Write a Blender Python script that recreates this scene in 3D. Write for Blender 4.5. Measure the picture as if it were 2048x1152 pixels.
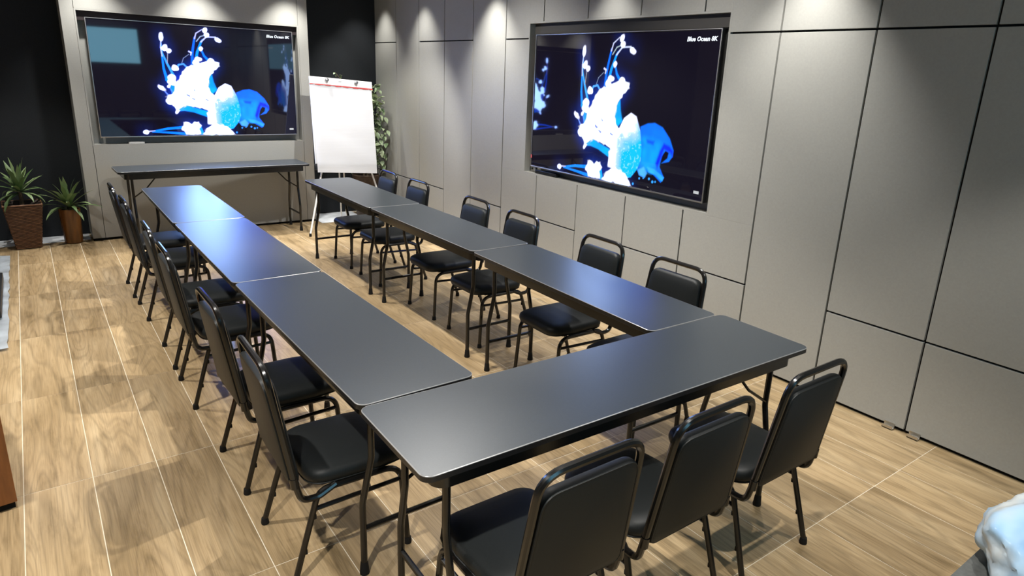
import bpy, bmesh, math, random
import numpy as np
from mathutils import Vector, Matrix
random.seed(7)
for o in list(bpy.data.objects): bpy.data.objects.remove(o)
SC = bpy.context.scene
COL = SC.collection
PI = math.pi
# ------------------------------------------------------------------ camera
cam = bpy.data.cameras.new('camera'); co = bpy.data.objects.new('camera', cam); COL.objects.link(co)
co.location = (-0.7105, -1.8370, 1.7983)
def rotm(rx, rz, ry):
    return Matrix.Rotation(rz, 3, 'Z') @ Matrix.Rotation(rx, 3, 'X') @ Matrix.Rotation(ry, 3, 'Z')
co.rotation_euler = rotm(1.2815, -0.6456, 0.0442).to_euler()
cam.sensor_fit = 'HORIZONTAL'; cam.sensor_width = 36.0
cam.lens = 36.0*1326.5/2048
cam.shift_x = -27.57/2048; cam.shift_y = -29.64/2048
cam.clip_start = 0.05
SC.camera = co
# ------------------------------------------------------------------ world, lamps, exposure
vs = SC.view_settings
vs.view_transform = 'Standard'; vs.look = 'None'; vs.gamma = 1.0; vs.use_curve_mapping = False
vs.exposure = 0.0
wd = bpy.data.worlds.new('world'); SC.world = wd; wd.use_nodes = True
wd.node_tree.nodes['Background'].inputs[0].default_value = (0.5, 0.5, 0.5, 1)
wd.node_tree.nodes['Background'].inputs[1].default_value = 0.02
CEIL = 2.80
WINDOW = 5.0
def spot(x, y, power, cone=80, blend=0.35, tgt=None, col=(1.0, 0.965, 0.905), rad=0.025, z=CEIL-0.02):
    l = bpy.data.lights.new('ceiling_spot', 'SPOT'); l.energy = power; l.spot_size = math.radians(cone); l.spot_blend = blend
    l.color = col; l.shadow_soft_size = rad
    o = bpy.data.objects.new('ceiling_spot', l); COL.objects.link(o); o.location = (x, y, z)
    t = Vector(tgt) if tgt else Vector((x, y, 0))
    o.rotation_euler = (t-Vector((x, y, z))).to_track_quat('-Z', 'Y').to_euler()
    return o
# wall washers along the panelled wall
for y, p in ((0.43, 110), (2.05, 60), (3.65, 130), (5.05, 80), (6.05, 70)):
    spot(2.68, y, p, 78, 0.85, (2.80, y, 0), (1.0, 0.985, 0.945))
# washers over the screen wall
for x, p in ((-0.10, 112), (0.83, 130), (1.76, 135)):
    spot(x, 5.70, p, 84, 0.85, (x, 5.82, 0), (1.0, 0.985, 0.945))
# alcove between the screen wall and the panelled wall
spot(2.40, 6.02, 55, 60, 0.6, (2.36, 6.05, 0), (1.0, 0.985, 0.945))
# room spots
for x, y, p in ((-1.0, -1.0, 270), (-1.0, 1.2, 215), (-1.0, 3.4, 215), (-0.9, 5.1, 100),
                (0.95, -1.0, 165), (0.95, 1.2, 240), (0.95, 3.4, 250), (1.1, 5.0, 105),
                (1.9, -1.2, 95), (2.1, 1.8, 130)):
    spot(x, y, p, 84 if y < 0 else 90 if y > 3 else 104, 0.45)
spot(2.1, 4.1, 190, 80, 0.5, (2.2, 5.3, .6), (1.0, 0.985, 0.945))
# added fill spots turned to the panelled wall to brighten it
for y, p in ((1.1, 110), (3.1, 120)):
    spot(1.45, y, p, 84, 0.8, (2.95, y, 1.15), (1.0, 0.985, 0.945))
# ------------------------------------------------------------------ materials
def mat(name, base=(.5,.5,.5), rough=.5, metal=0.0, spec=.5, emit=None, es=0):
    m = bpy.data.materials.new(name); m.use_nodes = True
    b = m.node_tree.nodes['Principled BSDF']
    b.inputs['Base Color'].default_value = (*base, 1); b.inputs['Roughness'].default_value = rough
    b.inputs['Metallic'].default_value = metal; b.inputs['Specular IOR Level'].default_value = spec
    if emit: b.inputs['Emission Color'].default_value = (*emit, 1); b.inputs['Emission Strength'].default_value = es
    return m
class NT:
    def __init__(s, m): s.t = m.node_tree; s.n = s.t.nodes; s.l = s.t.links; s.b = s.n['Principled BSDF']
    def node(s, t, **kw):
        n = s.n.new(t)
        for k, v in kw.items():
            if k.startswith('i_'): n.inputs[k[2:].replace('_', ' ')].default_value = v
            else: setattr(n, k, v)
        return n
    def link(s, a, b): s.l.new(a, b)
    def ramp(s, stops):
        r = s.n.new('ShaderNodeValToRGB'); e = r.color_ramp.elements
        while len(e) < len(stops): e.new(0.5)
        for k, (p, c) in enumerate(stops): e[k].position = p; e[k].color = (*c, 1)
        return r
def add_noise(m, scale, amount, bump=0.0, detail=4, stretch=(1,1,1), bscale=None):
    """mottle the base colour by +-amount and give fine relief"""
    q = NT(m); tc = q.node('ShaderNodeTexCoord'); mp = q.node('ShaderNodeMapping'); mp.inputs['Scale'].default_value = stretch
    q.link(tc.outputs['Object'], mp.inputs['Vector'])
    nz = q.node('ShaderNodeTexNoise'); nz.inputs['Scale'].default_value = scale; nz.inputs['Detail'].default_value = detail
    q.link(mp.outputs[0], nz.inputs['Vector'])
    c = q.b.inputs['Base Color'].default_value[:3]
    r = q.ramp([(0.3, tuple(max(0, v*(1-amount)) for v in c)), (0.7, tuple(v*(1+amount) for v in c))])
    q.link(nz.outputs['Fac'], r.inputs[0]); q.link(r.outputs[0], q.b.inputs['Base Color'])
    if bump:
        n2 = q.node('ShaderNodeTexNoise'); n2.inputs['Scale'].default_value = bscale or scale*4; q.link(mp.outputs[0], n2.inputs['Vector'])
        bp = q.node('ShaderNodeBump'); bp.inputs['Strength'].default_value = bump; bp.inputs['Distance'].default_value = .002
        q.link(n2.outputs['Fac'], bp.inputs['Height']); q.link(bp.outputs[0], q.b.inputs['Normal'])
    return m
M = {}
M['panel'] = add_noise(mat('grey_laminate', (.335,.328,.300), .42, spec=.4), 90, .035, .02)
M['niche_shade'] = mat('dark_niche_shade', (.020,.014,.015), .6, spec=.3)  # near-black colour carries the shade at the niche top
M['niche_shade_grey'] = mat('grey_niche_shade', (.060,.055,.050), .6, spec=.3)  # dark grey carries the shade above the right screen
M['gap'] = mat('dark_joint', (.012,.011,.010), .8, spec=.1)
M['black_wall'] = add_noise(mat('black_wall_cloth', (.0075,.0095,.012), .75, spec=.35), 160, .3, .15)
M['ceiling'] = mat('ceiling_paint', (.74,.76,.78), .8)
M['plain_wall'] = mat('plain_wall_paint', (.30,.285,.26), .6)
M['grout'] = add_noise(mat('grout', (.70,.63,.50), .7, spec=.3), 30, .1)
M['daylit_floor'] = add_noise(mat('daylit_floor', (.84,.87,.90), .25), 14, .06)  # whitish colour stands in for daylight on the alcove floors
M['laminate'] = add_noise(mat('table_laminate', (.028,.0355,.0435), .34, spec=.75), 260, .12, .015, bscale=600)
M['edge'] = mat('table_edge', (.011,.011,.012), .35, spec=.5)
M['edge_highlight'] = mat('edge_glint', (.20,.20,.20), .3, spec=.8)  # light grey stands in for the glint along the bevelled edge
M['dark_pot'] = add_noise(mat('dark_pot', (.055,.032,.018), .6), 25, .4)
M['apron'] = add_noise(mat('apron_black', (.010,.010,.010), .24, spec=.7), 60, .15)
M['frame'] = mat('black_enamel', (.0065,.0060,.0055), .22, spec=.6)
M['rubber'] = mat('rubber', (.008,.008,.008), .7, spec=.3)
M['vinyl'] = add_noise(mat('black_vinyl', (.0085,.0105,.0108), .50, spec=.32), 220, .15, .12, bscale=700)
M['chrome'] = mat('chrome', (.7,.7,.7), .15, 1.0)
M['steel'] = mat('brushed_steel', (.62,.60,.56), .32, 1.0)
M['white_metal'] = mat('white_metal', (.78,.78,.76), .35)
M['paper'] = add_noise(mat('paper', (.90,.90,.92), .75, spec=.2), 3, .015, .3, stretch=(1,1,18), bscale=4)
M['board'] = mat('whiteboard', (.80,.80,.79), .3)
M['red'] = mat('red_binding', (.45,.05,.05), .5)
M['knob'] = mat('grey_knob', (.20,.20,.21), .35, .6)
M['bezel'] = mat('tv_bezel', (.02,.02,.022), .25, .3, .6)
M['bezel_edge'] = mat('tv_metal_edge', (.55,.55,.56), .3, .9)
M['white_plastic'] = mat('white_plastic', (.82,.82,.80), .4)
M['black_plastic'] = mat('black_plastic', (.012,.012,.013), .35)
M['text'] = mat('screen_text', (.02,.02,.02), .2, emit=(.85,.93,1), es=1.3)
M['badge'] = mat('screen_badge', (.02,.02,.02), .2, emit=(.75,.78,.8), es=.75)
M['red_dot'] = mat('red_sticker', (.7,.12,.12), .5)
M['wood_panel'] = add_noise(mat('cabinet_wood', (.36,.13,.035), .42), 9, .22, stretch=(4,4,.6))
M['silver'] = add_noise(mat('silver_sheet', (.66,.71,.75), .4, .15), 5, .25, .3)
M['blackboard'] = add_noise(mat('black_bar', (.012,.013,.014), .45), 30, .2)
M['grey_box'] = add_noise(mat('grey_box', (.11,.115,.11), .8), 40, .2, .2)
M['soil'] = add_noise(mat('soil', (.03,.022,.014), .95, spec=.1), 60, .5, .8)
M['wicker'] = add_noise(mat('wicker', (.19,.088,.040), .55), 40, .3)
M['wicker_dark'] = mat('wicker_ground', (.025,.011,.005), .7)
M['trunk'] = add_noise(mat('bark', (.11,.075,.04), .85), 30, .4, .5)
M['brown_pot'] = add_noise(mat('brown_glaze', (.135,.052,.010), .35), 7, .45, .2, stretch=(3,3,.7))
M['moss'] = add_noise(mat('moss', (.03,.035,.015), .9), 50, .6, .8)
def leafmat(name, a, b, tr=.0):
    m = mat(name, a, .42, spec=.45); q = NT(m); oi = q.node('ShaderNodeObjectInfo'); tc = q.node('ShaderNodeTexCoord')
    nz = q.node('ShaderNodeTexNoise'); nz.inputs['Scale'].default_value = 6
    q.link(tc.outputs['Object'], nz.inputs['Vector'])
    ad = q.node('ShaderNodeMath'); ad.operation = 'ADD'; q.link(oi.outputs['Random'], ad.inputs[0]); q.link(nz.outputs['Fac'], ad.inputs[1])
    r = q.ramp([(.3, a), (1.3/1.5, b)]); ml = q.node('ShaderNodeMath'); ml.operation = 'MULTIPLY'; ml.inputs[1].default_value = .66
    q.link(ad.outputs[0], ml.inputs[0]); q.link(ml.outputs[0], r.inputs[0]); q.link(r.outputs[0], q.b.inputs['Base Color'])
    return m
M['blade'] = leafmat('dracaena_blade', (.07,.13,.04), (.22,.30,.13))
M['ficus'] = leafmat('ficus_leaf', (.06,.115,.04), (.34,.40,.24))
# wood-look tile: streaks along the tile, a few cathedral rings, one random offset per tile
def tile_material():
    m = mat('wood_look_tile', (.4,.3,.2), .33, spec=.45); q = NT(m)
    tc = q.node('ShaderNodeTexCoord'); oi = q.node('ShaderNodeObjectInfo')
    rv = q.node('ShaderNodeMath', operation='MULTIPLY'); rv.inputs[1].default_value = 37.0; q.link(oi.outputs['Random'], rv.inputs[0])
    cb = q.node('ShaderNodeCombineXYZ'); q.link(rv.outputs[0], cb.inputs[0]); q.link(rv.outputs[0], cb.inputs[1]); q.link(rv.outputs[0], cb.inputs[2])
    va = q.node('ShaderNodeVectorMath', operation='ADD'); q.link(tc.outputs['Object'], va.inputs[0]); q.link(cb.outputs[0], va.inputs[1])
    def mapped(s):
        mp = q.node('ShaderNodeMapping'); mp.inputs['Scale'].default_value = s; q.link(va.outputs[0], mp.inputs['Vector']); return mp.outputs[0]
    big = q.node('ShaderNodeTexNoise'); big.inputs['Scale'].default_value = 1; big.inputs['Detail'].default_value = 3; big.inputs['Distortion'].default_value = .6
    q.link(mapped((9, 1.1, 1)), big.inputs['Vector'])
    fine = q.node('ShaderNodeTexNoise'); fine.inputs['Scale'].default_value = 1; fine.inputs['Detail'].default_value = 5; q.link(mapped((230, 5.0, 1)), fine.inputs['Vector'])
    wv = q.node('ShaderNodeTexNoise'); wv.inputs['Scale'].default_value = 1; wv.inputs['Detail'].default_value = 1; q.link(mapped((6.5, .75, 1)), wv.inputs['Vector'])
    rm = q.node('ShaderNodeMath', operation='MULTIPLY'); rm.inputs[1].default_value = 26; q.link(wv.outputs['Fac'], rm.inputs[0])
    fr = q.node('ShaderNodeMath', operation='PINGPONG'); fr.inputs[1].default_value = 1; q.link(rm.outputs[0], fr.inputs[0])
    rings = q.ramp([(.0, (0,0,0)), (.55, (1,1,1)), (1.0, (.75,.75,.75))]); q.link(fr.outputs[0], rings.inputs[0])
    pal = q.ramp([(.22, (.285,.198,.100)), (.42, (.37,.263,.140)), (.56, (.445,.322,.178)), (.75, (.53,.40,.235))]); q.link(big.outputs['Fac'], pal.inputs[0])
    m1 = q.node('ShaderNodeMix', data_type='RGBA', blend_type='MULTIPLY'); m1.inputs[0].default_value = .22
    q.link(pal.outputs[0], m1.inputs[6]); q.link(rings.outputs[0], m1.inputs[7])
    fr2 = q.ramp([(.32, (.60,.56,.50)), (.56, (1,1,1))]); q.link(fine.outputs['Fac'], fr2.inputs[0])
    m2 = q.node('ShaderNodeMix', data_type='RGBA', blend_type='MULTIPLY'); m2.inputs[0].default_value = .55
    q.link(m1.outputs[2], m2.inputs[6]); q.link(fr2.outputs[0], m2.inputs[7])
    pt = q.node('ShaderNodeTexNoise'); pt.inputs['Scale'].default_value = 1; pt.inputs['Detail'].default_value = 6; pt.inputs['Roughness'].default_value = .65; q.link(mapped((22, 3.2, 1)), pt.inputs['Vector'])
    pr = q.ramp([(.52, (1,1,1)), (.60, (.80,.79,.76)), (.70, (.58,.57,.54))]); q.link(pt.outputs['Fac'], pr.inputs[0])
    m3 = q.node('ShaderNodeMix', data_type='RGBA', blend_type='MULTIPLY'); m3.inputs[0].default_value = .75
    q.link(m2.outputs[2], m3.inputs[6]); q.link(pr.outputs[0], m3.inputs[7])
    hv = q.node('ShaderNodeHueSaturation'); q.link(m3.outputs[2], hv.inputs['Color'])
    wn = q.node('ShaderNodeTexWhiteNoise', noise_dimensions='1D'); q.link(rv.outputs[0], wn.inputs['W'])
    mr = q.node('ShaderNodeMapRange'); mr.inputs['To Min'].default_value = .86; mr.inputs['To Max'].default_value = 1.10
    q.link(wn.outputs['Value'], mr.inputs['Value']); q.link(mr.outputs[0], hv.inputs['Value'])
    q.link(hv.outputs[0], q.b.inputs['Base Color'])
    bp = q.node('ShaderNodeBump'); bp.inputs['Strength'].default_value = .08; bp.inputs['Distance'].default_value = .001
    q.link(fine.outputs['Fac'], bp.inputs['Height']); q.link(bp.outputs[0], q.b.inputs['Normal'])
    return m
M['tile'] = tile_material()
# ------------------------------------------------------------------ mesh helpers
class MB:
    """collects shapes, builds ONE mesh object"""
    def __init__(s): s.bm = bmesh.new()
    def box(s, a, b, bev=0.0, rot=None):
        a, b = Vector(a), Vector(b); c = (a+b)/2; d = b-a
        r = bmesh.ops.create_cube(s.bm, size=1.0)['verts']
        mt = Matrix.Translation(c) @ (rot.to_4x4() if rot else Matrix()) @ Matrix.Diagonal((*d, 1))
        bmesh.ops.transform(s.bm, matrix=mt, verts=r)
        if bev:
            es = list({e for v in r for e in v.link_edges})
            bmesh.ops.bevel(s.bm, geom=es, offset=bev, segments=2, affect='EDGES', profile=.6)
        return s
    def tube(s, pts, rad, n=8, closed=False, cap=True):
        pts = [Vector(p) for p in pts]; N = len(pts)
        rads = rad if isinstance(rad, (list, tuple)) else [rad]*N
        tg = []
        for i in range(N):
            a = pts[i-1] if (i > 0 or closed) else pts[i]; b = pts[(i+1) % N] if (i < N-1 or closed) else pts[i]
            tg.append((b-a).normalized())
        up = Vector((0,0,1)) if abs(tg[0].z) < .9 else Vector((1,0,0))
        u = (up - tg[0]*up.dot(tg[0])).normalized(); rings = []
        for i in range(N):
            u = (u - tg[i]*u.dot(tg[i])).normalized(); w = tg[i].cross(u)
            rings.append([s.bm.verts.new(pts[i]+(u*math.cos(2*PI*k/n)+w*math.sin(2*PI*k/n))*rads[i]) for k in range(n)])
        for i in range(N if closed else N-1):
            A, B = rings[i], rings[(i+1) % N]
            for k in range(n): s.bm.faces.new((A[k], A[(k+1) % n], B[(k+1) % n], B[k]))
        if cap and not closed:
            s.bm.faces.new(rings[0][::-1]); s.bm.faces.new(rings[-1])
        return s
    def prism(s, outline, z0, z1, ztop_bevel=0.0):
        """outline: list of (x,y); extruded along z"""
        lo = [s.bm.verts.new((x, y, z0)) for x, y in outline]; hi = [s.bm.verts.new((x, y, z1)) for x, y in outline]
        n = len(outline)
        for k in range(n): s.bm.faces.new((lo[k], lo[(k+1) % n], hi[(k+1) % n], hi[k]))
        s.bm.faces.new(lo[::-1]); top = s.bm.faces.new(hi)
        if ztop_bevel: bmesh.ops.bevel(s.bm, geom=list(top.edges), offset=ztop_bevel, segments=2, affect='EDGES')
        return s
    def lathe(s, prof, n=20, c=(0,0), cap=True):
        rings = [[s.bm.verts.new((c[0]+r*math.cos(2*PI*k/n), c[1]+r*math.sin(2*PI*k/n), z)) for k in range(n)] for r, z in prof]
        for A, B in zip(rings, rings[1:]):
            for k in range(n): s.bm.faces.new((A[k], A[(k+1) % n], B[(k+1) % n], B[k]))
        if cap: s.bm.faces.new(rings[0][::-1]); s.bm.faces.new(rings[-1])
        return s
    def xform(s, mt): bmesh.ops.transform(s.bm, matrix=mt, verts=s.bm.verts); return s
    def mesh(s, name, smooth=True):
        bmesh.ops.recalc_face_normals(s.bm, faces=s.bm.faces)
        me = bpy.data.meshes.new(name); s.bm.to_mesh(me); s.bm.free()
        if smooth:
            me.polygons.foreach_set('use_smooth', [True]*len(me.polygons))
            me.set_sharp_from_angle(angle=math.radians(38))
        return me
    def build(s, name, m, parent=None, smooth=True): return obj(name, s.mesh(name, smooth), m, parent)
def obj(name, me, m=None, parent=None):
    if m is not None and len(me.materials) == 0: me.materials.append(M[m] if isinstance(m, str) else m)
    o = bpy.data.objects.new(name, me); COL.objects.link(o)
    if parent is not None: o.parent = parent
    return o
def tag(o, label, cat, group=None, kind=None):
    o['label'] = label; o['category'] = cat
    if group: o['group'] = group
    if kind: o['kind'] = kind
    return o
def thing(name, label, cat, loc=(0,0,0), rz=0.0, group=None):
    o = bpy.data.objects.new(name, None); COL.objects.link(o); o.location = loc; o.rotation_euler = (0,0,rz); o.empty_display_size = .1
    return tag(o, label, cat, group)
def struct(o): o['kind'] = 'structure'; return o
def dup(root, loc, rz, label):
    r = root.copy(); COL.objects.link(r); r.location = loc; r.rotation_euler = (0,0,rz); r['label'] = label
    for ch in list(root.children):
        c = ch.copy(); COL.objects.link(c); c.parent = r
        for g in list(ch.children):
            d = g.copy(); COL.objects.link(d); d.parent = c
    return r
def fillet(pts, r, n=5):
    """round the inner corners of a polyline; r: one radius or one per inner corner"""
    pts = [Vector(p) for p in pts]; out = [pts[0]]
    for i in range(1, len(pts)-1):
        rr = r[i-1] if isinstance(r, (list, tuple)) else r
        a, b, c = pts[i-1], pts[i], pts[i+1]; d1 = (a-b).normalized(); d2 = (c-b).normalized()
        ang = d1.angle(d2)
        if rr <= 0 or ang > PI-.02: out.append(b); continue
        t = min(rr/math.tan(ang/2), (a-b).length*.49, (c-b).length*.49)
        p1 = b+d1*t; p2 = b+d2*t
        for k in range(n+1):
            f = k/n; out.append(p1*(1-f)**2 + b*2*f*(1-f) + p2*f*f)
    out.append(pts[-1]); return out
def rrect(x0, y0, x1, y1, r, n=5):
    """rounded rectangle outline; r one radius or (bl, br, tr, tl)"""
    rs = r if isinstance(r, (list, tuple)) else [r]*4; o = []
    for (cx, cy, a0), rr in zip(((x0, y0, PI), (x1, y0, 1.5*PI), (x1, y1, 0), (x0, y1, .5*PI)), rs):
        ccx = cx+rr if cx == x0 else cx-rr; ccy = cy+rr if cy == y0 else cy-rr
        for k in range(n+1):
            a = a0+k/n*PI/2; o.append((ccx+rr*math.cos(a), ccy+rr*math.sin(a)))
    return o
def cushion(outline, zs):
    """stack of scaled outlines [(scale_inset, z)], closed with domed top"""
    m = MB(); n = len(outline); cx = sum(p[0] for p in outline)/n; cy = sum(p[1] for p in outline)/n; rings = []
    for ins, z in zs:
        ring = []
        for x, y in outline:
            d = Vector((x-cx, y-cy)); L = d.length; d = d*((L-ins)/L) if ins < L else d*0
            ring.append(m.bm.verts.new((cx+d.x, cy+d.y, z)))
        rings.append(ring)
    for A, B in zip(rings, rings[1:]):
        for k in range(n): m.bm.faces.new((A[k], A[(k+1) % n], B[(k+1) % n], B[k]))
    m.bm.faces.new(rings[0][::-1]); m.bm.faces.new(rings[-1])
    return m

# ------------------------------------------------------------------ setting: floor, walls, ceiling
XR = 2.95; YB = 6.37; YS = 6.00; XL = -3.2; YF = -4.2
fl = struct(MB().box((XL-.1, YF-.1, -.10), (3.2, 6.6, -.0009)).build('floor', 'grout'))
TX0, TW, TY0, TL = -0.932-9*.249, .249, 5.34-9*1.0, 1.0
tme = MB().box((-TW/2+.0017, -TL/2+.0017, -.012), (TW/2-.0017, TL/2-.0017, 0.0)).mesh('tile', False); tme.materials.append(M['tile'])
for i in range(26):
    for j in range(10):
        x = TX0+(i+.5)*TW; y = TY0+(j+.5)*TL
        if x-TW/2 > 3.0: continue
        t = obj('tile', tme, None, fl); t.location = (x, y, random.uniform(-.0003, .0003)); t.rotation_euler = (0, 0, random.choice((0, PI)))
struct(MB().box((XL-.1, YF-.1, CEIL), (3.2, 6.6, CEIL+.1)).build('ceiling', 'ceiling'))
struct(MB().box((XL-.1, YF-.1, 0), (XL, 6.6, CEIL)).build('wall_left', 'plain_wall'))
struct(MB().box((XL, YF-.1, 0), (3.2, YF, CEIL)).build('wall_front', 'plain_wall'))
struct(MB().box((XL, YB, .012), (3.2, YB+.1, CEIL)).build('wall_back', 'black_wall'))
struct(MB().box((-3.2, 6.10, -.002), (-.33, YB+.05, .003), .001).build('daylit_slab_1', 'daylit_floor'))  # pale slab in place of the light strip at the wall base
struct(MB().box((1.99, 5.84, -.002), (2.56, YB+.05, .004), .001).build('daylit_slab_2', 'daylit_floor'))  # pale slab in place of the daylight patch on the floor
# ---- right wall: dark backing with a niche, panels on top
NY0, NY1, NZ0, NZ1, ND = .99, 3.13, .937, 2.247, .115
w = MB()
X0, X1 = XR+.022, XR+.20
w.box((X0, YF, 0), (X1, NY0, CEIL)); w.box((X0, NY1, 0), (X1, YB, CEIL)); w.box((X0, NY0, 0), (X1, NY1, NZ0)); w.box((X0, NY0, NZ1), (X1, NY1, CEIL))
wr = struct(w.build('wall_right', 'gap', smooth=False))
n = MB()
n.box((XR+ND, NY0-.01, NZ0-.01), (XR+ND+.012, NY1+.01, NZ1+.01))
T = .014
n.box((XR, NY0, NZ0), (XR+ND, NY0+T, NZ1)); n.box((XR, NY1-T, NZ0), (XR+ND, NY1, NZ1))
n.box((XR, NY0+T, NZ0), (XR+ND, NY1-T, NZ0+T)); n.box((XR, NY0+T, NZ1-T), (XR+ND, NY1-T, NZ1))
n.build('niche_lining', 'panel', wr, False)
MB().box((XR+.058, NY0+T+.001, 2.150), (XR+ND-.001, NY1-T-.001, NZ1-T-.001)).build('shade_strip', 'niche_shade_grey', wr, False)  # dark strip put where the niche top casts its shade
js = [-4.2, -3.36, -2.79, -2.215, -1.64, -1.065, -.495, .06, .63, 1.21, 1.787, 2.36, 2.925, 3.485, 4.055, 4.62, 5.195, 5.77, 6.37]
top_j = {1, 3, 5, 6, 7, 8, 12, 14, 15, 17}; bot_j = {0, 2, 4, 5, 6, 8, 9, 11, 13, 15, 16, 17}
ZT, ZB, G = 2.11, .542, .0058
def panel(y0, y1, z0, z1):
    MB().box((XR, y0+G, z0+G), (XR+.02, y1-G, z1-G), .0015).build('panel', 'panel', wr, False)
for k in range(len(js)-1):
    y0, y1 = js[k], js[k+1]
    zs = [.016]+([ZB] if k in bot_j else [])+([ZT] if k in top_j else [])+[CEIL]
    nich = y1 > NY0+.01 and y0 < NY1-.01
    if not nich:
        for a, b in zip(zs, zs[1:]): panel(y0, y1, a, b)
    else:
        zl = [z for z in zs if z < NZ0]+[NZ0+G]
        for a, b in zip(zl, zl[1:]): panel(y0, y1, a, b)
        if y0 < NY0-.02:      # panel cut round the niche corner
            panel(y0, NY0+G, NZ0-G, ZT); panel(y0, NY0+G, ZT, CEIL); panel(NY0-G, y1, NZ1-G, CEIL)
        elif y1 > NY1+.02:
            panel(NY1-G, y1, NZ0-G, ZT); panel(NY1-G, y1, ZT, CEIL); panel(y0, NY1+G, NZ1-G, CEIL)
        else: panel(y0, y1, NZ1-G, CEIL)
for y in (-.415, -.55):
    b = MB(); b.box((XR-.030, y-.028, .004), (XR+.004, y+.028, .007)); b.box((XR-.004, y-.028, .004), (XR-.0005, y+.028, .034)); b.box((XR-.030, y-.028, .004), (XR-.027, y+.028, .022))
    b.build('pivot_bracket', 'steel', wr, False)
# ---- screen wall (in front of the black back wall)
PX0, PX1, SX0, SX1 = -.317, 1.98, -.208, 1.873
n1z0, n1z1 = .952, 2.222
w = MB(); B0, B1 = YS+.022, YB-.002
w.box((PX0+.004, B0, 0), (SX0, B1, CEIL)); w.box((SX1, B0, 0), (PX1-.004, B1, CEIL)); w.box((SX0, B0, 0), (SX1, B1, n1z0)); w.box((SX0, B0, n1z1), (SX1, B1, CEIL))
wm = struct(w.build('wall_middle', 'gap', smooth=False))
n = MB(); n.box((SX0-.005, YS+ND, n1z0-.01), (SX1+.005, YS+ND+.012, n1z1+.01))
n.box((SX0, YS, n1z0), (SX0+T, YS+ND, n1z1)); n.box((SX1-T, YS, n1z0), (SX1, YS+ND, n1z1))
n.box((SX0+T, YS, n1z0), (SX1-T, YS+ND, n1z0+T)); n.box((SX0+T, YS, n1z1-T), (SX1-T, YS+ND, n1z1))
n.build('niche_lining', 'panel', wm, False)
def spanel(x0, x1, z0, z1, g=.002):
    MB().box((x0+g, YS, z0+g), (x1-g, YS+.02, z1-g), .0015).build('panel', 'panel', wm, False)
MB().box((SX0+T+.001, YS+.030, 2.122), (SX1-T-.001, YS+ND-.001, n1z1-T-.001)).build('shade_strip', 'niche_shade', wm, False)  # strip standing in for the shaded band above the far screen
spanel(PX0-.002, SX0, .024, CEIL); spanel(SX1, PX1+.002, .024, CEIL); spanel(SX0, SX1, .024, n1z0+.002); spanel(SX0, SX1, n1z1-.002, CEIL)
for x in (PX0, PX1-.02): MB().box((x, YS+.021, .024), (x+.02, YB-.003, CEIL-.002)).build('side_panel', 'panel', wm, False)

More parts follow.
